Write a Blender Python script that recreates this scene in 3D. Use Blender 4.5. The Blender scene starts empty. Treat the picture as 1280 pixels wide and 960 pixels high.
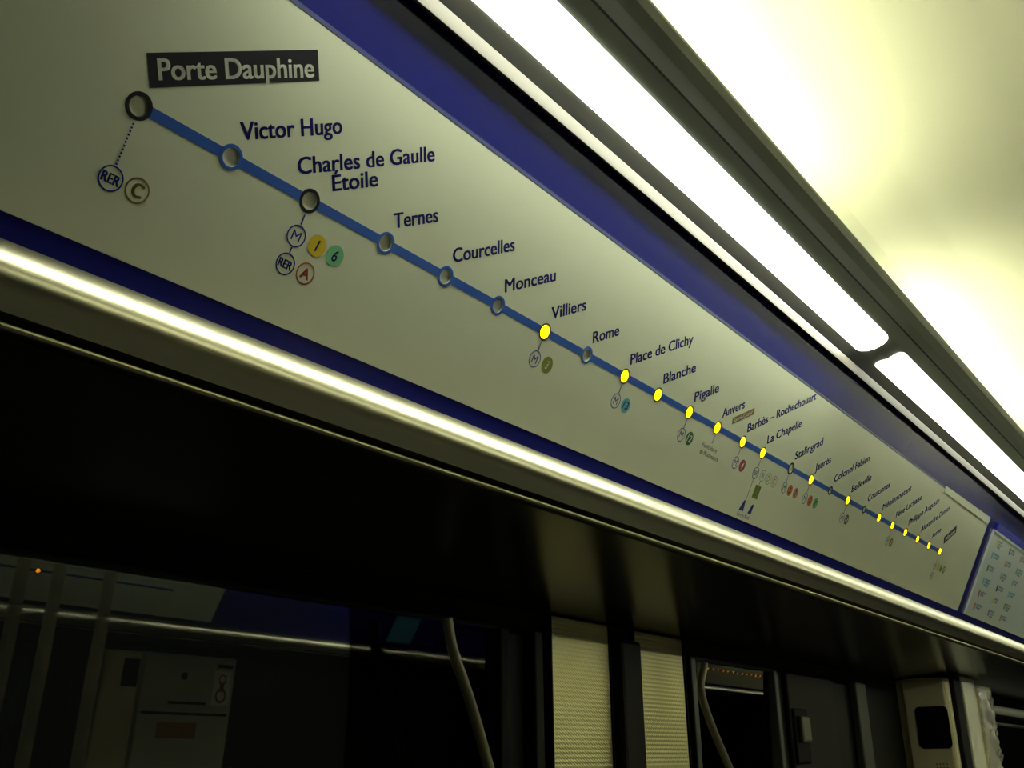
import bpy, bmesh, math, random
from mathutils import Matrix, Vector
random.seed(7)
sc = bpy.context.scene
COL = sc.collection

# ------------------------------------------------------------------ camera
RX = Vector((0.59334383, -0.80489004, -0.00975315))      # image right, in world axes
DN = Vector((0.2786918, 0.21678123, -0.93559435))        # image down
FW = Vector((0.75516487, 0.55241101, 0.35294206))        # view direction
cam_d = bpy.data.cameras.new('camera'); cam = bpy.data.objects.new('camera', cam_d); COL.objects.link(cam)
cam.matrix_world = Matrix(((RX.x, -DN.x, -FW.x, 0), (RX.y, -DN.y, -FW.y, 0), (RX.z, -DN.z, -FW.z, 0), (0, 0, 0, 1)))
cam_d.sensor_width = 36.0; cam_d.lens = 1260.0 * 36 / 1280
cam_d.clip_start = 0.01; cam_d.clip_end = 60
sc.camera = cam

# ------------------------------------------------------------------ world, exposure, lamps
w = bpy.data.worlds.new('world'); sc.world = w; w.use_nodes = True
w.node_tree.nodes['Background'].inputs[0].default_value = (0.01, 0.011, 0.008, 1)
w.node_tree.nodes['Background'].inputs[1].default_value = 0.3
vs = sc.view_settings
vs.view_transform = 'Standard'; vs.look = 'None'; vs.gamma = 1.0; vs.use_curve_mapping = False
vs.exposure = 0.0
LENS_COL = (0.97, 1.0, 0.80)
TUBE_COL = (0.98, 1.0, 0.66)
FIRST_E = 32.0       # the first lens, output raised above the rest to brighten the map
FAR_E = 24.0         # the lenses across the aisle
DIFFUSER_E = 10.5      # the milky lenses under the fixtures
TUBE_E = 31.0         # the bare tubes that wash the ceiling
LED_E = 5.0

# ------------------------------------------------------------------ materials
MATS = {}
def mat(name, col, rough=0.5, metal=0.0, coat=0.0, spec=0.5, emit=None, es=0.0, noise=0.0, nscale=40.0, bump=0.0, coat_rough=0.05):
    if name in MATS: return MATS[name]
    m = bpy.data.materials.new(name); m.use_nodes = True
    nt = m.node_tree; b = nt.nodes['Principled BSDF']
    b.inputs['Base Color'].default_value = (*col, 1)
    b.inputs['Roughness'].default_value = rough
    b.inputs['Metallic'].default_value = metal
    b.inputs['Specular IOR Level'].default_value = spec
    b.inputs['Coat Weight'].default_value = coat
    b.inputs['Coat Roughness'].default_value = coat_rough
    if emit:
        b.inputs['Emission Color'].default_value = (*emit, 1); b.inputs['Emission Strength'].default_value = es
    if noise or bump:
        tc = nt.nodes.new('ShaderNodeTexCoord'); n = nt.nodes.new('ShaderNodeTexNoise')
        n.inputs['Scale'].default_value = nscale; n.inputs['Detail'].default_value = 4
        nt.links.new(tc.outputs['Object'], n.inputs['Vector'])
        if noise:
            mx = nt.nodes.new('ShaderNodeMix'); mx.data_type = 'RGBA'
            mx.inputs['A'].default_value = (*[c * (1 - noise) for c in col], 1)
            mx.inputs['B'].default_value = (*[min(1, c * (1 + noise)) for c in col], 1)
            nt.links.new(n.outputs['Fac'], mx.inputs['Factor']); nt.links.new(mx.outputs['Result'], b.inputs['Base Color'])
        if bump:
            bp = nt.nodes.new('ShaderNodeBump'); bp.inputs['Strength'].default_value = bump; bp.inputs['Distance'].default_value = 0.002
            nt.links.new(n.outputs['Fac'], bp.inputs['Height']); nt.links.new(bp.outputs['Normal'], b.inputs['Normal'])
    MATS[name] = m
    return m

def glass_mat():
    m = bpy.data.materials.new('window_glass'); m.use_nodes = True; nt = m.node_tree
    nt.nodes.remove(nt.nodes['Principled BSDF']); out = nt.nodes['Material Output']
    t = nt.nodes.new('ShaderNodeBsdfTransparent'); t.inputs[0].default_value = (.82, .85, .82, 1)
    g = nt.nodes.new('ShaderNodeBsdfGlossy'); g.inputs['Roughness'].default_value = 0.01
    f = nt.nodes.new('ShaderNodeFresnel'); f.inputs[0].default_value = 1.42
    x = nt.nodes.new('ShaderNodeMixShader')
    nt.links.new(f.outputs[0], x.inputs[0]); nt.links.new(t.outputs[0], x.inputs[1]); nt.links.new(g.outputs[0], x.inputs[2])
    nt.links.new(x.outputs[0], out.inputs[0])
    return m

def film_mat():
    m = bpy.data.materials.new('clear_plastic'); m.use_nodes = True; nt = m.node_tree
    b = nt.nodes['Principled BSDF']; out = nt.nodes['Material Output']
    b.inputs['Base Color'].default_value = (.75, .75, .66, 1); b.inputs['Roughness'].default_value = .06
    t = nt.nodes.new('ShaderNodeBsdfTransparent'); x = nt.nodes.new('ShaderNodeMixShader'); x.inputs[0].default_value = .45
    nt.links.new(t.outputs[0], x.inputs[1]); nt.links.new(b.outputs[0], x.inputs[2]); nt.links.new(x.outputs[0], out.inputs[0])
    return m

def dimple_mat():
    # stainless steel rolled with staggered rows of small dimples
    m = bpy.data.materials.new('embossed_steel'); m.use_nodes = True; nt = m.node_tree; L = nt.links.new
    b = nt.nodes['Principled BSDF']
    b.inputs['Base Color'].default_value = (.88, .81, .40, 1); b.inputs['Metallic'].default_value = .9; b.inputs['Roughness'].default_value = .36
    tc = nt.nodes.new('ShaderNodeTexCoord'); sp = nt.nodes.new('ShaderNodeSeparateXYZ'); L(tc.outputs['Object'], sp.inputs[0])
    def M(op, a, bb=None):
        n = nt.nodes.new('ShaderNodeMath'); n.operation = op
        for i, v in enumerate((a, bb)):
            if v is None: continue
            if isinstance(v, (int, float)): n.inputs[i].default_value = v
            else: L(v, n.inputs[i])
        return n.outputs[0]
    zz = M('MULTIPLY', sp.outputs['Z'], 2 * math.pi / .0062)
    xx = M('MULTIPLY', sp.outputs['X'], 2 * math.pi / .0070)
    h = M('MULTIPLY', M('SINE', zz), M('ADD', M('MULTIPLY', M('SINE', M('ADD', xx, M('MULTIPLY', zz, .5))), .55), .45))
    bp = nt.nodes.new('ShaderNodeBump'); bp.inputs['Strength'].default_value = .5; bp.inputs['Distance'].default_value = .0012
    L(h, bp.inputs['Height']); L(bp.outputs['Normal'], b.inputs['Normal'])
    return m

WHITE = mat('enamel_white', (.60, .63, .48), .32, coat=.25, noise=.03, nscale=18)
NAVY = mat('navy_print', (.010, .012, .15), .2, spec=.3)
NAVY_EDGE = mat('navy_edge', (.04, .055, .19), .3, coat=.4)
BLUE_LINE = mat('route_blue', (.012, .085, .42), .35, coat=.3)
INK = mat('ink_navy', (.012, .017, .21), .5, spec=.12)
BLACK = mat('ink_black', (.006, .006, .012), .45, spec=.2)
LETTER_W = mat('lettering_white', (.82, .84, .74), .4)
LENS_OFF = mat('lens_grey', (.70, .71, .60), .3, coat=.4)
LED = mat('lens_lit', (.9, .6, .02), .3, emit=(1.0, .72, .0), es=LED_E)
RAIL = mat('anodised_aluminium', (.52, .50, .36), .33, metal=1.0)
CHROME = mat('satin_strip', (.085, .080, .066), .5, spec=.1)
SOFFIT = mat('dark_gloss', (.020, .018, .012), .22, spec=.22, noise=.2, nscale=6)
HOUSING = mat('housing_grey', (.29, .31, .28), .5)
GROOVE = mat('shadow_gap', (.03, .032, .03), .6)
CEIL = mat('ceiling_cream', (.80, .79, .63), .55)
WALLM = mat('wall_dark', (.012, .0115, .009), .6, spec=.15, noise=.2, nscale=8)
RUBBER = mat('rubber_black', (.008, .008, .007), .7, spec=.15)
FRAME = mat('frame_grey', (.055, .053, .042), .45, metal=.3)
FLOORM = mat('floor_grey', (.09, .09, .085), .6, noise=.25, nscale=60)
CAB = mat('cabinet_beige', (.86, .77, .47), .42, noise=.05, nscale=30)
CABL = mat('cabinet_pale', (.55, .55, .42), .4)
DARKW = mat('dark_glass', (.006, .006, .008), .1, spec=.3)
STEEL = mat('pole_steel', (.42, .39, .24), .38, metal=.15)
HANDR = mat('reflected_pole_steel', (.21, .195, .11), .4, metal=.15)  # for the solid stand-ins of the reflected bent poles
POST = mat('post_grey', (.012, .011, .007), .6, spec=.15)
DOORP = mat('door_brown', (.020, .016, .008), .6, spec=.15)
NOTICE = mat('notice_blue', (.16, .55, .80), .4)
DIFF = mat('lamp_lens', (.9, .9, .85), .4, emit=LENS_COL, es=DIFFUSER_E)
DIFF_FIRST = mat('lamp_lens_boosted', (.9, .9, .85), .4, emit=LENS_COL, es=FIRST_E)
DIFF_FAR = mat('lamp_lens_far', (.9, .9, .85), .4, emit=LENS_COL, es=FAR_E)
TUBE = mat('lamp_tube', (.9, .9, .85), .4, emit=TUBE_COL, es=TUBE_E)
GLASS = glass_mat(); FILM = film_mat(); DIMPLE = dimple_mat()

# ------------------------------------------------------------------ helpers
def link(name, bm, m, parent=None, smooth=False):
    bmesh.ops.recalc_face_normals(bm, faces=bm.faces)
    me = bpy.data.meshes.new(name); bm.to_mesh(me); bm.free()
    if smooth:
        for p in me.polygons: p.use_smooth = True
        me.set_sharp_from_angle(angle=math.radians(38))
    me.materials.append(m)
    o = bpy.data.objects.new(name, me); COL.objects.link(o)
    if parent: o.parent = parent
    return o

def tag(o, label=None, cat=None, group=None, kind=None):
    for k, v in (('label', label), ('category', cat), ('group', group), ('kind', kind)):
        if v: o[k] = v
    return o

def empty(name, mw, label, cat, group=None):
    o = bpy.data.objects.new(name, None); COL.objects.link(o); o.matrix_world = mw; o.empty_display_size = .05
    return tag(o, label, cat, group)

def box(bm, x0, x1, y0, y1, z0, z1, bev=0.0, seg=2):
    r = bmesh.ops.create_cube(bm, size=1)
    for v in r['verts']:
        v.co = Vector(((x0 + x1) / 2 + v.co.x * (x1 - x0), (y0 + y1) / 2 + v.co.y * (y1 - y0), (z0 + z1) / 2 + v.co.z * (z1 - z0)))
    if bev:
        es = list({e for v in r['verts'] for e in v.link_edges})
        bmesh.ops.bevel(bm, geom=es, offset=bev, segments=seg, affect='EDGES', profile=.5)

def prism(bm, pts, x0, x1):
    # closed (y, z) outline swept along the carriage
    a = [bm.verts.new((x0, y, z)) for y, z in pts]; b = [bm.verts.new((x1, y, z)) for y, z in pts]
    n = len(pts)
    for i in range(n): bm.faces.new((a[i], a[(i + 1) % n], b[(i + 1) % n], b[i]))
    bm.faces.new(a); bm.faces.new(list(reversed(b)))

def sheet(pts, off):
    # open (y, z) path thickened to a closed outline, off = thickness to its left side
    ns = []
    for i in range(len(pts)):
        p = Vector(pts[max(i - 1, 0)]); q = Vector(pts[min(i + 1, len(pts) - 1)]); d = (q - p).normalized()
        ns.append(Vector((-d.y, d.x)))
    return list(pts) + [(p[0] + n.x * off, p[1] + n.y * off) for p, n in reversed(list(zip(pts, ns)))]

def disc(bm, cx, cy, r, z0, z1, n=40, dome=0.0):
    a = [bm.verts.new((cx + r * math.cos(t), cy + r * math.sin(t), z0)) for t in [2 * math.pi * k / n for k in range(n)]]
    rings = [a]
    steps = 4 if dome else 1
    for s in range(1, steps + 1):
        f = s / steps
        if dome:
            rr = r * math.cos(f * math.pi / 2 * .92); zz = z0 + (z1 - z0) * math.sin(f * math.pi / 2)
        else: rr, zz = r, z1
        rings.append([bm.verts.new((cx + rr * math.cos(t), cy + rr * math.sin(t), zz)) for t in [2 * math.pi * k / n for k in range(n)]])
    for p, q in zip(rings, rings[1:]):
        for i in range(n): bm.faces.new((p[i], p[(i + 1) % n], q[(i + 1) % n], q[i]))
    bm.faces.new(rings[-1]); bm.faces.new(list(reversed(a)))

def ring(bm, cx, cy, r0, r1, z0, z1, n=44):
    prof = [(r0, z0), (r1, z0), (r1, z1 * .8), (r1 - (r1 - r0) * .15, z1), (r0 + (r1 - r0) * .15, z1), (r0, z1 * .8)]
    R = []
    for k in range(n):
        t = 2 * math.pi * k / n
        R.append([bm.verts.new((cx + r * math.cos(t), cy + r * math.sin(t), z)) for r, z in prof])
    m = len(prof)
    for k in range(n):
        p, q = R[k], R[(k + 1) % n]
        for i in range(m): bm.faces.new((p[i], p[(i + 1) % m], q[(i + 1) % m], q[i]))

def quad(bm, pts, z0, z1):
    a = [bm.verts.new((x, y, z0)) for x, y in pts]; b = [bm.verts.new((x, y, z1)) for x, y in pts]; n = len(pts)
    for i in range(n): bm.faces.new((a[i], a[(i + 1) % n], b[(i + 1) % n], b[i]))
    bm.faces.new(b); bm.faces.new(list(reversed(a)))

def bar(bm, x0, y0, x1, y1, wd, z0, z1):
    d = Vector((x1 - x0, y1 - y0)).normalized(); n = Vector((-d.y, d.x)) * wd / 2
    quad(bm, [(x0 - n.x, y0 - n.y), (x1 - n.x, y1 - n.y), (x1 + n.x, y1 + n.y), (x0 + n.x, y0 + n.y)], z0, z1)

def tube(bm, pts, r, n=16):
    # round tube along 3-D points
    P = [Vector(p) for p in pts]; rings = []
    for i, p in enumerate(P):
        d = (P[min(i + 1, len(P) - 1)] - P[max(i - 1, 0)]).normalized()
        u = d.orthogonal().normalized() if i == 0 else (u - d * u.dot(d)).normalized()
        v = d.cross(u)
        rings.append([bm.verts.new(p + (u * math.cos(t) + v * math.sin(t)) * r) for t in [2 * math.pi * k / n for k in range(n)]])
    for p, q in zip(rings, rings[1:]):
        for i in range(n): bm.faces.new((p[i], p[(i + 1) % n], q[(i + 1) % n], q[i]))
    bm.faces.new(list(reversed(rings[0]))); bm.faces.new(rings[-1])

def smooth_path(pts, it=3):
    P = [Vector(p) for p in pts]
    for _ in range(it):
        Q = [P[0]]
        for a, b in zip(P, P[1:]): Q += [a.lerp(b, .25), a.lerp(b, .75)]
        P = Q + [P[-1]]
    return P

def text_mesh(name, s, x, y, h, cap, m, parent, ang=0.0, width=None, bold=.026, shear=0.0, centre=False):
    cu = bpy.data.curves.new(name, 'FONT'); cu.body = s; cu.size = 1.0; cu.extrude = 0.0; cu.resolution_u = 4; cu.shear = shear
    o = bpy.data.objects.new(name, cu); COL.objects.link(o)
    me = bpy.data.meshes.new_from_object(o.evaluated_get(bpy.context.evaluated_depsgraph_get()))
    COL.objects.unlink(o); bpy.data.objects.remove(o); bpy.data.curves.remove(cu)
    me.name = name
    xs = [v.co.x for v in me.vertices]; x0, x1 = min(xs), max(xs); ys = [v.co.y for v in me.vertices]
    k = cap / CAPH; kx = width / (x1 - x0) if width else k * .86
    ca, sa = math.cos(ang), math.sin(ang)
    cx, cy = ((x0 + x1) / 2, (max(ys) + min(ys)) / 2) if centre else (x0, 0)
    for v in me.vertices:
        px, py = (v.co.x - cx) * kx, (v.co.y - cy) * k
        v.co = Vector((x + px * ca - py * sa, y + px * sa + py * ca, h))
    if bold:                                            # heavier strokes: the outline printed again a hair to each side
        bm = bmesh.new()
        for ox, oy in ((0, 0), (-1, -.4), (1, .4), (-1, .4), (1, -.4)):
            n0 = len(bm.verts); bm.from_mesh(me); bm.verts.ensure_lookup_table()
            dx, dy = ox * bold * k, oy * bold * k
            for v in bm.verts[n0:]: v.co += Vector((dx * ca - dy * sa, dx * sa + dy * ca, 0))
        bm.to_mesh(me); bm.free()
    me.materials.clear(); me.materials.append(m)
    o = bpy.data.objects.new(name, me); COL.objects.link(o); o.parent = parent
    return o

_c = bpy.data.curves.new('probe', 'FONT'); _c.body = 'H'; _o = bpy.data.objects.new('probe', _c); COL.objects.link(_o)
_m = bpy.data.meshes.new_from_object(_o.evaluated_get(bpy.context.evaluated_depsgraph_get()))
CAPH = max(v.co.y for v in _m.vertices); bpy.data.objects.remove(_o); bpy.data.meshes.remove(_m)

# ------------------------------------------------------------------ carriage axes
XC, YC = 3.0, -0.45                                    # the carriage is alike after a half turn about this upright axis
TURN = Matrix.Translation((XC, YC, 0)) @ Matrix.Rotation(math.pi, 4, 'Z') @ Matrix.Translation((-XC, -YC, 0))
XA, XB = -2.6, 8.6
TILT = math.radians(27.15)
DU = Vector((0, -math.sin(TILT), math.cos(TILT))); NO = Vector((0, -math.cos(TILT), -math.sin(TILT)))
P0 = Vector((0, .6 * math.cos(math.radians(37.83)), .6 * math.sin(math.radians(37.83))))
PANEL = Matrix(((1, DU.x, NO.x, 0), (0, DU.y, NO.y, P0.y), (0, DU.z, NO.z, P0.z), (0, 0, 0, 1)))
def pan(u, h):                                          # panel coordinates to (y, z)
    p = P0 + DU * u + NO * h
    return (p.y, p.z)

def opposite(o, name=None):
    c = o.copy(); COL.objects.link(c); c.matrix_world = TURN @ o.matrix_world
    if name: c.name = name
    for ch in o.children:
        d = ch.copy(); COL.objects.link(d); d.parent = c
        for g in ch.children:
            e = g.copy(); COL.objects.link(e); e.parent = d
    return c
def struct(name, bm, m, both=None, smooth=False):
    o = link(name, bm, m, smooth=smooth); tag(o, kind='structure')
    if both: opposite(o, both)
    return o

# ------------------------------------------------------------------ setting: floor, ceiling, walls
bm = bmesh.new(); box(bm, XA, XB, -1.74, .84, -1.62, -1.58); struct('floor', bm, FLOORM)
half = [(.452, .535), (.458, .58), (.455, .625), (.440, .665), (.405, .698), (.345, .718), (.26, .729), (.10, .738), (-.15, .744)]
full = half + [(-.45, .746)] + [(2 * YC - y, z) for y, z in reversed(half)]
bm = bmesh.new(); prism(bm, sheet(full, -.02), XA, XB); struct('ceiling', bm, CEIL, smooth=False)
WIN = [(-1.55, 1.09), (1.611, 1.986), (3.40, 6.2)]
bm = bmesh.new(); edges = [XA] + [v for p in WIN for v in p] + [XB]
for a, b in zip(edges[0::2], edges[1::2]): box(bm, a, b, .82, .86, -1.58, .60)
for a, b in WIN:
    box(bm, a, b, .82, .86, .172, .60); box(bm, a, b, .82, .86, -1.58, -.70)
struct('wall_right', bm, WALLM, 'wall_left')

# blue backing board behind the maps, running the length of the carriage
bm = bmesh.new(); prism(bm, [pan(-.109, -.004), pan(.172, -.004), pan(.172, -.016), pan(-.109, -.016)], XA, XB)
struct('trim_1', bm, NAVY, 'trim_2')
# chrome bead above the map
bm = bmesh.new()
arc = [(.4010, .5172), (.3960, .5130), (.3925, .5095), (.3914, .5086), (.3908, .5089), (.3884, .5200), (.3886, .5219), (.3896, .5228), (.396, .5262), (.402, .527)]
prism(bm, arc, XA, XB); struct('trim_3', bm, CHROME, 'trim_4', smooth=True)
# rounded aluminium rail under the map
bm = bmesh.new()
railp = [(.534, .2815), (.5215, .2768), (.5140, .2730), (.5080, .2690), (.5035, .2640), (.5000, .2585), (.4982, .2530), (.4977, .2480), (.4992, .2435), (.5030, .2390), (.5080, .2345), (.5120, .2308), (.534, .2308)]
prism(bm, railp, XA, XB); struct('trim_5', bm, RAIL, 'trim_6', smooth=True)
# thin lip below the shadow gap
bm = bmesh.new()
lip = [(.530, .2268), (.5150, .2265), (.5132, .2258), (.5122, .2246), (.5122, .2234), (.5132, .2224), (.5150, .2218), (.530, .2190)]
prism(bm, lip, XA, XB); struct('trim_7', bm, mat('lip_metal', (.42, .40, .27), .34, metal=1.0), 'trim_8', smooth=True)
# glossy dark soffit from the lip back to the window heads
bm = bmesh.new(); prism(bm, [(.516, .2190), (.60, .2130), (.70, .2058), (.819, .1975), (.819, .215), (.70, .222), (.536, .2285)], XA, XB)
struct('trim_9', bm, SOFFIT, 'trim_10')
# dark spine that closes the gap behind rail and board
bm = bmesh.new(); prism(bm, [(.536, .2305), (.70, .224), (.819, .217), (.819, .60), (.53, .60), (.53, .30), (.545, .29)], XA, XB)
struct('trim_11', bm, RUBBER, 'trim_12')

# ------------------------------------------------------------------ windows
def window(n, x0, x1, parts):
    bm = bmesh.new(); fw = .018
    zt, zb = .172, -.70
    box(bm, x0, x0 + fw, .806, .83, zb, zt, .003); box(bm, x1 - fw, x1, .806, .83, zb, zt, .003)
    box(bm, x0 + fw, x1 - fw, .806, .83, zt - .006, zt, .002); box(bm, x0 + fw, x1 - fw, .806, .83, zb, zb + fw, .003)
    fr = link('window_%d' % n, bm, parts, None); tag(fr, kind='structure')
    bm = bmesh.new()
    t = math.tan(math.radians(2.5))
    a = [( .830 - (z + .70) * t + .0 , z) for z in (zb + .002, zt - .002)]
    ya = .821 + (.1 - a[0][1]) * t; yb = .821 + (.1 - a[1][1]) * t
    prism(bm, [(ya, a[0][1]), (yb, a[1][1]), (yb + .0006, a[1][1]), (ya + .0006, a[0][1])], x0 + fw * .6, x1 - fw * .6)
    link('pane', bm, GLASS, fr)
    return fr
for n, (a, b) in enumerate(WIN):
    f = window(n + 1, a, b, FRAME if n != 0 else RUBBER)
    opposite(f, 'window_%d' % (n + 4))

# ------------------------------------------------------------------ light fixtures
LENS = [(0.30, 1.345), (1.398, 2.60), (2.655, 3.858), (3.912, 5.115), (-1.118, .085), (5.17, 6.372), (-2.376, -1.173), (6.427, 7.629)]
def lens_mesh(x0, x1):
    # milky lens bowed over the underside of the housing, with rounded corners
    bm = bmesh.new()
    path = [(.3782, .5363), (.3680, .5365), (.3560, .5372), (.3450, .5410), (.3350, .5455)]
    s = [0]
    for a, b in zip(path, path[1:]): s.append(s[-1] + math.dist(a, b))
    T = s[-1]
    def at(v):
        for i in range(len(s) - 1):
            if v <= s[i + 1] + 1e-9:
                f = (v - s[i]) / (s[i + 1] - s[i]); a, b = path[i], path[i + 1]
                return a[0] + (b[0] - a[0]) * f, a[1] + (b[1] - a[1]) * f
        return path[-1]
    rows = []
    N = 16
    for i in range(N + 1):
        v = T * i / N; y, z = at(v)
        e = 0.0
        for dd, r in ((v, .014), (T - v, .014)):
            if dd < r: e = max(e, r - math.sqrt(max(0, r * r - (r - dd) ** 2)))
        rows.append((y, z - .0008, x0 + e, x1 - e))
    va = [(bm.verts.new((a, y, z)), bm.verts.new((b, y, z))) for y, z, a, b in rows]
    vb = [(bm.verts.new((a, y, z + .0026)), bm.verts.new((b, y, z + .0026))) for y, z, a, b in rows]
    for i in range(N):
        bm.faces.new((va[i][0], va[i][1], va[i + 1][1], va[i + 1][0])); bm.faces.new((vb[i][0], vb[i + 1][0], vb[i + 1][1], vb[i][1]))
        bm.faces.new((va[i][0], va[i + 1][0], vb[i + 1][0], vb[i][0])); bm.faces.new((va[i][1], vb[i][1], vb[i + 1][1], va[i + 1][1]))
    bm.faces.new((va[0][0], vb[0][0], vb[0][1], va[0][1])); bm.faces.new((va[N][0], va[N][1], vb[N][1], vb[N][0]))
    return bm
lamp = empty('strip_light', Matrix.Translation((XC, .35, .535)), 'long grey fluorescent strip light with milky lenses above the metro line map', 'light', None)
def lamp_part(name, bm, m, smooth=False):
    for v in bm.verts: v.co -= Vector((XC, .35, .535))
    return link(name, bm, m, lamp, smooth)
bm = bmesh.new()
prism(bm, sheet([(.4030, .5385), (.3920, .5372), (.3800, .5362), (.3560, .5372), (.3350, .5455), (.3202, .5585)], -.004), XA + .1, XB - .1)
lamp_part('housing', bm, HOUSING)
bm = bmesh.new()
prism(bm, sheet([(.3190, .5590), (.3080, .5640), (.2990, .5715), (.2955, .5790), (.2962, .5840)], -.004), XA + .1, XB - .1)
lamp_part('housing_lip', bm, HOUSING)
bm = bmesh.new(); prism(bm, [(.3212, .5578), (.3186, .5592), (.3192, .5620), (.3222, .5605)], XA + .1, XB - .1)
lamp_part('shadow_gap', bm, GROOVE)
for a, b in LENS: lamp_part('diffuser', lens_mesh(a, b), DIFF_FIRST if a == .30 else DIFF)
for a, b in LENS:
    bm = bmesh.new(); tube(bm, [(a + .13, .368, .5660), (b - .13, .368, .5660)], .010, 14); lamp_part('fluorescent_tube', bm, TUBE, True)
lamp2 = opposite(lamp, 'strip_light')
for o in list(lamp.children):                            # on this side the row of lamps begins at the first map station
    if o.name.split('.')[0] in ('diffuser', 'fluorescent_tube') and min(v.co.x for v in o.data.vertices) + XC < .1: bpy.data.objects.remove(o)
for o in list(lamp2.children):
    if o.name.split('.')[0] in ('diffuser', 'fluorescent_tube') and min(v.co.x for v in o.data.vertices) + XC > 5.15: bpy.data.objects.remove(o)
    elif o.name.startswith('diffuser'):
        o.data = o.data.copy(); o.data.materials[0] = DIFF_FAR
lamp2['label'] = 'fluorescent strip light across the aisle that lights the steel door panels'

# ------------------------------------------------------------------ the line map
panel = empty('line_map_panel', PANEL, 'long white metro line map with blue borders and lit yellow station lamps', 'sign')
def P(name, bm, m, parent=None): return link(name, bm, m, parent or panel)
X0P, X1P = .03, 2.262
bm = bmesh.new(); quad(bm, [(X0P, -.1030), (X1P, -.1030), (X1P, -.0886), (X0P, -.0886)], -.0039, -.0004); P('border', bm, NAVY)
bm = bmesh.new(); quad(bm, [(X0P, .1130), (X1P, .1130), (X1P, .1675), (X0P, .1675)], -.0039, -.0004); P('border', bm, NAVY)
bm = bmesh.new(); quad(bm, [(X0P, .1097), (1.92, .1097), (1.92, .1129), (X0P, .1129)], -.0039, .0002); P('edge_strip', bm, NAVY_EDGE)
bm = bmesh.new(); quad(bm, [(1.922, .1030), (X1P, .1030), (X1P, .1180), (1.922, .1150)], -.0003, .0012); tag(P('clip_strip', bm, WHITE), 'white clip strip at the far end of the map')
SX = [.275, .343, .411, .488, .558, .628, .699, .770, .842, .912, .985, 1.057, 1.128, 1.189, 1.282, 1.356, 1.432, 1.507, 1.582, 1.656, 1.727, 1.799, 1.872, 1.944, 2.018]
SU = .0012
def su(i): return .0014 * SX[i] * .9
def lens_r(i): return .0064 if i in LIT else (.0045 if i in (16, 18) else .0062)
LIT = {6, 8, 9, 10, 11, 12, 13, 15, 17, 19, 20, 21, 22, 23, 24}
RINGC = {0: BLACK, 2: BLACK, 14: BLACK, 16: BLACK, 18: BLACK}
AMBER_RING = mat('ring_brown', (.05, .032, .008), .4)
def pierced_board(bm, x0, x1, u0, u1, holes, z0, z1):
    # flat board with a round hole for every lamp
    hb = .012; xs = [x0] + [(a[0] + b[0]) / 2 for a, b in zip(holes, holes[1:])] + [x1]
    def flat(pts, z): return [bm.verts.new((a, b, z)) for a, b in pts]
    for (cx, cy, r), xa, xb in zip(holes, xs, xs[1:]):
        for ya, yb in ((u0, cy - hb), (cy + hb, u1)): bm.faces.new(flat([(xa, ya), (xb, ya), (xb, yb), (xa, yb)], z1))
        angs = sorted([2 * math.pi * k / 36 for k in range(36)] + [math.atan2(sy * hb, ex - cx) % (2 * math.pi) for ex in (xa, xb) for sy in (-1, 1)])
        inn, out = [], []
        for t in angs:
            c, q = math.cos(t), math.sin(t)
            lim = min(((xb - cx) / c if c > 1e-9 else (xa - cx) / c if c < -1e-9 else 9), (hb / abs(q) if abs(q) > 1e-9 else 9))
            inn.append((cx + r * c, cy + r * q)); out.append((cx + lim * c, cy + lim * q))
        I, O, D = flat(inn, z1), flat(out, z1), flat(inn, z0)
        n = len(angs)
        for k in range(n):
            m = (k + 1) % n
            bm.faces.new((I[k], O[k], O[m], I[m])); bm.faces.new((D[k], I[k], I[m], D[m]))
    a = flat([(x0, u0), (x1, u0), (x1, u1), (x0, u1)], z1); b = flat([(x0, u0), (x1, u0), (x1, u1), (x0, u1)], z0)
    for k in range(4): bm.faces.new((a[k], b[k], b[(k + 1) % 4], a[(k + 1) % 4]))
bm = bmesh.new(); pierced_board(bm, X0P, X1P, -.0884, .1095, [(x, su(i), lens_r(i)) for i, x in enumerate(SX)], -.0038, 0)
P('board', bm, WHITE)
bm = bmesh.new()
for i in range(len(SX) - 1): bar(bm, SX[i] + lens_r(i) + .0006, su(i), SX[i + 1] - lens_r(i + 1) - .0006, su(i + 1), .0070, .00005, .00015)
P('route_line', bm, BLUE_LINE)
for i, x in enumerate(SX):
    ri = lens_r(i); ro = .0082 if i in LIT else (.0068 if i in (16, 18) else .0086)
    bm = bmesh.new(); ring(bm, x, su(i), ri, ro, .00005, .0003)
    rg = P('station_ring', bm, AMBER_RING if i in LIT else RINGC.get(i, BLUE_LINE))
    bm = bmesh.new()
    if i in LIT: disc(bm, x, su(i), ri - .0001, -.0030, .0011, dome=1)
    else: disc(bm, x, su(i), ri - .0001, -.0038, -.0015)
    ln = P('station_lamp', bm, LED if i in LIT else LENS_OFF, rg)
    if i in LIT: tag(ln, 'lit yellow lamp')

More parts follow.
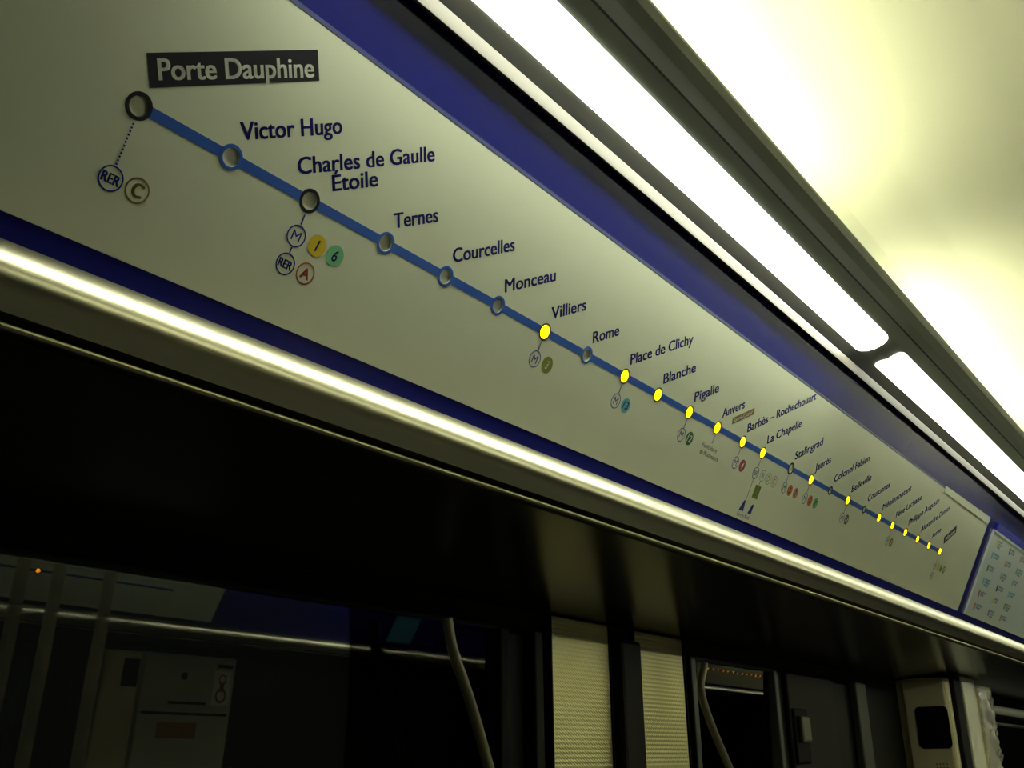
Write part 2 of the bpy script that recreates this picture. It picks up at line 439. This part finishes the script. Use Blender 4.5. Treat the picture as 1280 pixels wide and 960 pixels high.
A30 = math.radians(30)
NAMES = [None, ('Victor Hugo', .0805), None, ('Ternes', .0445), ('Courcelles', .0716), ('Monceau', .0655), ('Villiers', .0488), ('Rome', .0406),
         ('Place de Clichy', .1117), ('Blanche', .0607), ('Pigalle', .0495), ('Anvers', .0490), ('Barbès – Rochechouart', .1740), ('La Chapelle', .0880), ('Stalingrad', .0780),
         ('Jaurès', .0465), ('Colonel Fabien', .1140), ('Belleville', .0664), ('Couronnes', .0800), ('Ménilmontant', .1113), ('Père Lachaise', .1051), ('Philippe Auguste', .1320),
         ('Alexandre Dumas', .1320), ('Avron', .0408), None]
CAP = .0112
for i, nm in enumerate(NAMES):
    if nm: text_mesh('station_name', nm[0], SX[i] + .0022, su(i) + .0132, .0001, CAP, INK, panel, A30, nm[1])
text_mesh('station_name', 'Charles de Gaulle', SX[2] - .0165, su(2) + .0124, .0001, CAP, INK, panel, A30, .1249)
text_mesh('station_name', 'Étoile', SX[2] + .0150, su(2) + .0143, .0001, CAP, INK, panel, A30, .0405)
bm = bmesh.new(); quad(bm, [(.275 + .0016, .0130), (.275 + .1071, .0762), (.275 + .0969, .0935), (.275 - .0082, .0304)], .0001, .00018)
pl = P('name_plate', bm, BLACK); text_mesh('lettering', 'Porte Dauphine', .275 + .0046 + .0006, .0202, .00024, .0122, LETTER_W, pl, A30, .1120, bold=.022)
x = SX[24]
bm = bmesh.new(); quad(bm, [(x + .0057, .0188), (x + .0549, .0510), (x + .0451, .0640), (x - .0047, .0310)], .0001, .00018)
pl = P('name_plate', bm, BLACK); text_mesh('lettering', 'Nation', x + .0085, .0245, .00024, .0105, LETTER_W, pl, math.radians(32), .0470, bold=.02)
# Anvers: gold tourist tag and the funicular note
GOLD = mat('tag_gold', (.20, .15, .06), .4); x = SX[11]
bm = bmesh.new(); quad(bm, [(x + .0300, .0140), (x + .0735, .0390), (x + .0690, .0460), (x + .0258, .0208)], .0001, .00018)
pl = P('name_plate', bm, GOLD); text_mesh('lettering', 'Sacré-Cœur', x + .0310, .0165, .00024, .0048, LETTER_W, pl, A30, .0440, bold=.005)
GREYINK = mat('ink_grey', (.10, .10, .10), .5)
text_mesh('note', 'Funiculaire', x - .0195, -.0265, .0001, .0055, GREYINK, panel, 0, .0370, bold=.004)
text_mesh('note', 'de Montmartre', x - .0195, -.0352, .0001, .0055, GREYINK, panel, 0, .0480, bold=.004)

def link_line(x, u0, u1, wd=.0011, name='transfer_line', x1=None):
    bm = bmesh.new(); bar(bm, x, u0, x if x1 is None else x1, u1, wd, .00008, .00016); P(name, bm, INK)
def badge_ring(s, x, u, col, th=.0010, r=.0080, cap=.0070, wd=None, bold=.008, shear=0.0):
    bm = bmesh.new(); ring(bm, x, u, r - th, r, .00008, .00016, 36); b = P('transfer_badge', bm, col)
    text_mesh('lettering', s, x, u, .0001, cap, col, b, 0, wd, bold, shear, True)
def badge_disc(s, x, u, col, txt, cap=.0082, wd=None):
    bm = bmesh.new(); disc(bm, x, u, .0079, .00008, .00016, 36); b = P('transfer_badge', bm, col)
    if s: text_mesh('lettering', s, x, u, .00022, cap, txt, b, 0, wd, .012, .15, True)
YEL = mat('badge_yellow', (.62, .45, .01), .4); MINT = mat('badge_mint', (.16, .48, .24), .4); OLIVE = mat('badge_olive', (.16, .19, .01), .4)
SKY = mat('badge_sky', (.10, .36, .44), .4); DGREEN = mat('badge_green', (.02, .13, .03), .4); PLUM = mat('badge_plum', (.30, .07, .08), .4)
ORANGE = mat('badge_orange', (.48, .13, .02), .4); ROSE = mat('badge_rose', (.46, .16, .10), .4); BROWN = mat('badge_brown', (.09, .065, .02), .4)
GREEN2 = mat('badge_leaf', (.08, .32, .08), .4); GOLDINK = mat('ink_gold', (.20, .14, .015), .4); REDINK = mat('ink_red', (.42, .06, .025), .4)
PALEB = mat('ink_pale_blue', (.20, .30, .42), .5); PALEG = mat('ink_pale_green', (.16, .40, .16), .5); PALER = mat('ink_pale_rose', (.50, .24, .20), .5)
D1, D2, STEP = -.0257, -.0466, .0193
# Porte Dauphine: dotted link, RER C
x = SX[0]; bm = bmesh.new()
for k in range(12): box(bm, x + .0008 - .0006, x + .0008 + .0006, -.0108 - k * .00235 - .0006, -.0108 - k * .00235 + .0006, .00008, .00016)
P('dotted_line', bm, INK)
badge_ring('RER', x + .001, -.046, INK, wd=.0115, cap=.0060, bold=.035)
badge_ring('C', x + .0188, -.0456, GOLDINK, wd=.0066, cap=.0085, bold=.045)
x = SX[2]; link_line(x + .0006, -.0095, -.0170); badge_ring('M', x + .0006, D1, INK, wd=.0075, cap=.0074, bold=.0); badge_disc('1', x + .020, D1 + .0006, YEL, INK); badge_disc('6', x + .0376, D1, MINT, INK)
link_line(x + .0006, -.0340, -.0384); badge_ring('RER', x + .0008, D2, INK, wd=.0115, cap=.0060, bold=.035); badge_ring('A', x + .0194, D2, REDINK, wd=.0075, cap=.0075, bold=.03)
def simple(i, items):
    x = SX[i]; link_line(x + .0004, -.0085, -.0172, .0009); badge_ring('M', x + .0004, D1, INK, th=.0008, wd=.0075, cap=.0074, bold=.0)
    for k, (s, c, t) in enumerate(items): badge_disc(s, x + .0198 + k * .0205, D1 + .0004, c, t, .0080, .0100 if len(s) > 1 else None)
simple(6, [('3', OLIVE, LETTER_W)]); simple(8, [('13', SKY, INK)]); simple(10, [('12', DGREEN, LETTER_W)]); simple(12, [('4', PLUM, LETTER_W)])
link_line(SX[11] + .0004, -.0085, -.0185, .0007)
simple(14, [('5', ORANGE, INK), ('7', ROSE, INK)]); simple(15, [('5', ORANGE, INK), ('7', GREEN2, INK)]); simple(17, [('11', BROWN, LETTER_W)])
simple(20, [('3', OLIVE, LETTER_W)]); simple(24, [('1', YEL, INK), ('6', GREEN2, INK), ('9', OLIVE, LETTER_W)])
badge_ring('RER', SX[24] + .0004, D2, INK, wd=.0112, cap=.0058, bold=.0)
# La Chapelle: RER lines, olive suburban train plate, station picture
x = SX[13]; link_line(x + .0004, -.0085, -.0172, .0009)
badge_ring('RER', x, D1, INK, th=.0008, wd=.0105, cap=.0055, bold=.0)
badge_ring('B', x + .022, D1 + .001, PALEB, wd=.0062, cap=.0075, bold=.02); badge_ring('D', x + .0396, D1 + .001, PALEG, wd=.0062, cap=.0075, bold=.02); badge_ring('E', x + .0583, D1 + .001, PALER, wd=.0062, cap=.0075, bold=.02)
link_line(x + .0206, -.0335, -.0385, .0008); link_line(x, -.0340, -.0615, .0008)
bm = bmesh.new(); quad(bm, [(x + .0125, -.0560), (x + .0290, -.0560), (x + .0290, -.0385), (x + .0125, -.0385)], .00008, .00016); pl = P('suburban_plate', bm, OLIVE)
bm = bmesh.new(); bar(bm, x + .0165, -.0530, x + .0165, -.0415, .0020, .00017, .00024); bar(bm, x + .0205, -.0530, x + .0250, -.0415, .0020, .00017, .00024); link('plate_mark', bm, DGREEN, pl)
bm = bmesh.new()
quad(bm, [(x - .0095, -.0770), (x + .0035, -.0770), (x + .0005, -.0630), (x - .0030, -.0630)], .00008, .00016)
quad(bm, [(x + .0165, -.0770), (x + .0265, -.0770), (x + .0265, -.0640), (x + .0225, -.0640)], .00008, .00016)
P('train_pictogram', bm, INK)
text_mesh('note', 'Gare du Nord', x - .0100, -.0845, .0001, .0050, INK, panel, 0, .0360, bold=.0)

# ------------------------------------------------------------------ key panel beyond the map
keyp = empty('line_key_panel', PANEL, 'white panel with small coloured line badges beyond the metro line map', 'sign')
KW = mat('key_white', (.56, .64, .62), .3, coat=.4)
bm = bmesh.new(); quad(bm, [(2.326, -.0884), (4.4, -.0884), (4.4, .0985), (2.326, .0985)], -.0039, 0); link('board', bm, KW, keyp)
bm = bmesh.new(); quad(bm, [(2.328, .0986), (4.4, .0986), (4.4, .1030), (2.328, .1030)], -.0038, .0014); link('clip_strip', bm, WHITE, keyp)
BRIGHTB = mat('blue_bright', (.02, .03, .42), .25, coat=.5)
bm = bmesh.new(); quad(bm, [(2.345, .1032), (4.4, .1032), (4.4, .1200), (2.345, .1200)], -.0038, .0004); link('border', bm, BRIGHTB, keyp)
KC = [[YEL, SKY, DGREEN, SKY, PLUM, ORANGE], [DGREEN, ROSE, GREEN2, BLACK, YEL, PLUM], [ROSE, GREEN2, SKY, SKY, OLIVE, ORANGE]]
KI = mat('key_ink', (.10, .17, .30), .5)
for c, x in enumerate((2.368, 2.497, 2.615)):
    for r in range(6):
        u = .0812 - r * .0292
        bm = bmesh.new(); quad(bm, [(x, u - .0075), (x + .013, u - .0075), (x + .013, u + .0075), (x, u + .0075)], .00008, .00016); link('line_badge', bm, KC[c][r], keyp)
        bm = bmesh.new(); L_ = .030 + .016 * random.random()
        for q in range(2 if (r + c) % 3 else 3):
            xx = x + .019
            while xx < x + .019 + L_ - q * .006:
                wd = .003 + .005 * random.random(); bar(bm, xx, u + .005 - q * .0062, xx + wd, u + .005 - q * .0062, .0044, .0001, .0002); xx += wd + .0016
        link('legend_text', bm, KI, keyp)

# ------------------------------------------------------------------ boards across the aisle, seen mirrored in the windows
def far_board(x0, x1, leds, label):
    e = empty('line_map_panel', TURN @ PANEL, label, 'sign')
    bm = bmesh.new(); quad(bm, [(x0, -.0884), (x1, -.0884), (x1, .1095), (x0, .1095)], -.0039, 0); link('board', bm, WHITE, e)
    bm = bmesh.new(); bar(bm, x0 + .2 if len(leds) < 5 else leds[-1] - .01, .009, max(leds) + .02, .009, .007, .0001, .00018); link('route_line', bm, BLUE_LINE, e)
    for x in leds:
        bm = bmesh.new(); ring(bm, x, .009, .0068, .0082, .0001, .0014, 24); rg = link('station_ring', bm, AMBER_RING, e)
        bm = bmesh.new(); disc(bm, x, .009, .0068, .0002, .0030, 24, 1); link('station_lamp', bm, LED2, rg)
    return e
LED2 = mat('lens_amber', (.9, .3, .02), .3, emit=(1.0, .34, .0), es=14)
far_board(3.69, 6.0, [4.38, 4.70], 'white line map across the aisle, faintly mirrored behind the three poles in the left window')
far_board(-1.6, .16, [6 - 6.19 - .0745 * k for k in range(15)], 'line map across the aisle whose row of orange lamps mirrors in the middle window')
nb = empty('blue_notice', TURN @ PANEL, 'blue notice across the aisle, mirrored above the rail in the left window', 'notice')
bm = bmesh.new(); quad(bm, [(2.635, -.078), (2.785, -.078), (2.785, .052), (2.635, .052)], -.0039, 0); link('sheet', bm, NOTICE, nb)
bm = bmesh.new(); quad(bm, [(2.630, -.083), (2.790, -.083), (2.790, -.0785), (2.630, -.0785)], -.0039, .001); link('holder', bm, FRAME, nb)

# ------------------------------------------------------------------ steel door panels, posts and door leaf under the map
def steel_panel(x0, x1, label):
    e = empty('embossed_panel', Matrix.Translation(((x0 + x1) / 2, .82, -1.58)), label, 'panel', None)
    bm = bmesh.new(); wd = (x1 - x0) / 2
    box(bm, -wd + .003, wd - .003, -.012, -.0005,   .02, 1.776, .003); link('sheet', bm, DIMPLE, e)
    bm = bmesh.new(); box(bm, -wd, -wd + .0028, -.014, -.0005,   .02, 1.776); box(bm, wd - .0028, wd, -.014, -.0005,   .02, 1.776); link('edging', bm, RUBBER, e)
steel_panel(1.187, 1.348, 'wider dimpled stainless steel panel, left of the dark post')
steel_panel(1.418, 1.588, 'dimpled stainless steel panel between the dark post and the middle window')
def tagged_box(name, x0, x1, y0, y1, z0, z1, m, bev, label, cat):
    bm = bmesh.new(); box(bm, x0, x1, y0, y1, z0, z1, bev); o = link(name, bm, m); return tag(o, label, cat)
tagged_box('door_post', 1.352, 1.414, .790, .8195, -1.58, .176, POST, .006, 'dark grey post between the two dimpled steel panels', 'post')
tagged_box('slim_post', 1.140, 1.160, .800, .8195, -1.58, .170, POST, .003, 'slim dark upright just left of the steel panels', 'post')
tagged_box('pale_post', 2.430, 2.500, .800, .8195, -1.58, .172, mat('strip_grey', (.07, .07, .055), .5, spec=.2), .004, 'pale grey upright left of the beige cabinet', 'post')
dl = empty('door_panel', Matrix.Translation((2.14, .82, -1.58)), 'brown door panel with a slotted handle right of the middle window', 'door panel')
bm = bmesh.new(); box(bm, -.105, .16, -.012, -.0005, .01, 1.752, .004); link('leaf', bm, DOORP, dl)
bm = bmesh.new(); box(bm, -.100, -.030, -.018, -.012, 1.575, 1.680, .005, 3); hp = link('latch_plate', bm, RUBBER, dl)
bm = bmesh.new(); box(bm, -.090, -.045, -.030, -.018, 1.615, 1.665, .005, 3); link('latch', bm, mat('latch_olive', (.09, .08, .03), .4), hp)
# added solid rails; the upper stands in for the far rail's reflection
r = empty('window_rail', Matrix.Translation((4.8, .80, .14)), 'pale twin rail standing in for a reflection, across the window right of the cabinet', 'rail')
bm = bmesh.new(); tube(bm, [(-1.36, -.012, .012), (1.36, -.012, .012)], .014); link('reflection_bar', bm, mat('rail_pale', (.55, .58, .48), .4), r, True)
bm = bmesh.new(); tube(bm, [(-1.36, -.004, -.032), (1.36, -.004, -.032)], .006); link('lower_bar', bm, FRAME, r, True)

# ------------------------------------------------------------------ equipment cabinets
cab = empty('cabinet', Matrix.Translation((2.99, .755, -1.58)), 'beige cabinet with a dark square window and crumpled plastic on its corner', 'cabinet')
def C(name, bm, m, parent=cab, off=(2.99, .755, -1.58), smooth=False):
    for v in bm.verts: v.co -= Vector(off)
    return link(name, bm, m, parent, smooth)
bm = bmesh.new(); box(bm, 2.802, 3.18, .692, .8195, -1.58, .1960, .004); C('body', bm, CAB)
bm = bmesh.new(); box(bm, 2.790, 2.8015, .694, .803, -1.5, .1965, .008, 4); fp = C('front_panel', bm, CAB)
# square window with rounded corners
bm = bmesh.new()
n = 6; pts = []
for cx, cz, a0 in ((.776 - .012, .127 - .012, 0), (.696 + .012, .127 - .012, 90), (.696 + .012, .026 + .012, 180), (.776 - .012, .026 + .012, 270)):
    for k in range(n + 1):
        t = math.radians(a0 + 90 * k / n); pts.append((cx + .012 * math.cos(t), cz + .012 * math.sin(t)))
prism(bm, pts, 2.7885, 2.7905); C('window', bm, DARKW)
bm = bmesh.new()
for i in range(4):
    for j in range(3): box(bm, 2.7890, 2.7905, .715 + i * .008, .719 + i * .008, -.030 + j * .009, -.026 + j * .009)
C('vent_marks', bm, mat('mark_green', (.25, .30, .08), .5))
bm = bmesh.new(); box(bm, 2.828, 2.895, .680, .6925, -1.5, .203, .003); C('seal', bm, RUBBER)
bm = bmesh.new(); box(bm, 2.900, 3.030, .676, .6925, -1.5, .205, .004); C('edge_plate', bm, mat('plate_pale', (.86, .86, .68), .4))
bm = bmesh.new(); NX, NZ = 14, 90; G = []
for j in range(NZ + 1):
    row = []
    for i in range(NX + 1):
        fx, fz = i / NX, j / NZ
        z = -.80 + fz * .985; xx = 3.02 + fx * .155 - .02 * math.sin(fz * 9) * (fx > .5)
        yy = .672 - .012 * math.sin(fx * math.pi) - .006 * math.sin(z * 95 + fx * 7) * fx - random.uniform(0, .007)
        row.append(bm.verts.new((xx, yy, z)))
    G.append(row)
for j in range(NZ):
    for i in range(NX): bm.faces.new((G[j][i], G[j][i + 1], G[j + 1][i + 1], G[j + 1][i]))
fo = C('plastic_film', bm, FILM, smooth=True); tag(fo, 'crumpled clear plastic film')
sm = fo.modifiers.new('thick', 'SOLIDIFY'); sm.thickness = .0006
# its twin across the aisle, mirrored in the left window
y1, y0 = -1.62, -1.7195
OFF = (2.41, -1.67, -1.58)
cb2 = empty('cabinet', Matrix.Translation(OFF), 'pale cabinet across the aisle with a red warning sign, mirrored in left window', 'cabinet')
def C2(name, bm, m): return C(name, bm, m, cb2, OFF)
bm = bmesh.new(); box(bm, 2.215, 2.615, y0, y1, -1.58, .1785, .004); C2('body', bm, CABL)
bm = bmesh.new(); box(bm, 2.060, 2.205, y0, y1 - .01, -1.58, .1750, .004); C2('side_body', bm, CAB)
bm = bmesh.new(); box(bm, 2.135, 2.198, y1 - .0101, y1 - .008, .055, .150, .0); C2('window', bm, DARKW)
bm = bmesh.new(); disc(bm, 0, 0, .014, 0, .002, 24)
for v in bm.verts: v.co = Vector((2.386 + v.co.x, y1 + v.co.z, .103 + v.co.y))
C2('lock', bm, BLACK)
bm = bmesh.new(); box(bm, 2.33, 2.49, y1, y1 + .012, .004, .014, .002); C2('handle', bm, BLACK)
bm = bmesh.new(); box(bm, 2.225, 2.60, y1, y1 + .001, -.034, -.024); C2('joint', bm, BLACK)
bm = bmesh.new(); box(bm, 2.30, 2.47, y1, y1 + .0012, -.115, -.060); C2('orange_label', bm, mat('label_orange', (.35, .17, .03), .5))
bm = bmesh.new(); box(bm, 2.52, 2.60, y1, y1 + .001, .006, .130); sg = C2('warning_sign', bm, LETTER_W)
bm = bmesh.new()
for cx, cz, rr in ((2.56, .100, .018), (2.56, .040, .026)):
    tmp = bmesh.new(); ring(tmp, 0, 0, rr * .7, rr, 0, .001, 28)
    for v in tmp.verts: v.co = Vector((cx + v.co.x - 0, y1 + .001 + v.co.z, cz + v.co.y))
    me = bpy.data.meshes.new('t'); tmp.to_mesh(me); tmp.free(); bm.from_mesh(me); bpy.data.meshes.remove(me)
box(bm, 2.550, 2.570, y1 + .001, y1 + .002, .055, .085)
for v in bm.verts: v.co -= Vector(OFF)
link('red_figure', bm, REDINK, sg)
bm = bmesh.new(); box(bm, 2.53, 2.60, y1, y1 + .001, .140, .154); C2('name_strip', bm, BLACK)

# ------------------------------------------------------------------ grab poles across the aisle
for k, (x, lab) in enumerate(((1.327, 'steel grab pole mirrored leftmost at the edge of the left window'), (1.425, 'middle one of three steel poles mirrored in the left window'), (1.573, 'steel pole mirrored beside the pale cabinet in the left window'))):
    e = empty('grab_pole', Matrix.Translation((x, -.9, -1.58)), lab, 'pole', 'upright poles across the aisle')
    bm = bmesh.new(); tube(bm, [(0, 0, .012), (0, 0, 2.309)], .017); link('shaft', bm, STEEL, e, True)
    bm = bmesh.new(); disc(bm, 0, 0, .035, 0, .012, 24); link('foot', bm, STEEL, e)
# solid rails added as stand-ins for bent poles reflected in the two windows
for pts, lab in (([(.908, .158), (.911, .146), (.918, .122), (.951, .070), (.987, -.005), (1.09, -.22)], 'stand-in rail for a bent steel pole reflected in the left window, near its right end'),
                 ([(1.566, .152), (1.562, .142), (1.540, .110), (1.576, .052), (1.630, -.009), (1.99, -.42)], 'stand-in rail for a bent steel pole reflected in the middle window')):
    x0, zb = pts[-1]
    e = empty('bent_pole_standin', Matrix.Translation((x0, .76, zb)), lab, 'handrail', 'stand-ins for reflected bent poles')
    bm = bmesh.new(); tube(bm, smooth_path([(x - x0, 0, z - zb) for x, z in pts] + [(.02, .006, -.03), (.02, .055, -.03)]), .0062); link('rail', bm, HANDR, e, True)
    bm = bmesh.new(); box(bm, .004, .036, .048, .0585, -.046, -.014, .003); link('standin_bracket', bm, HANDR, e)  # bracket added to carry the stand-in rail
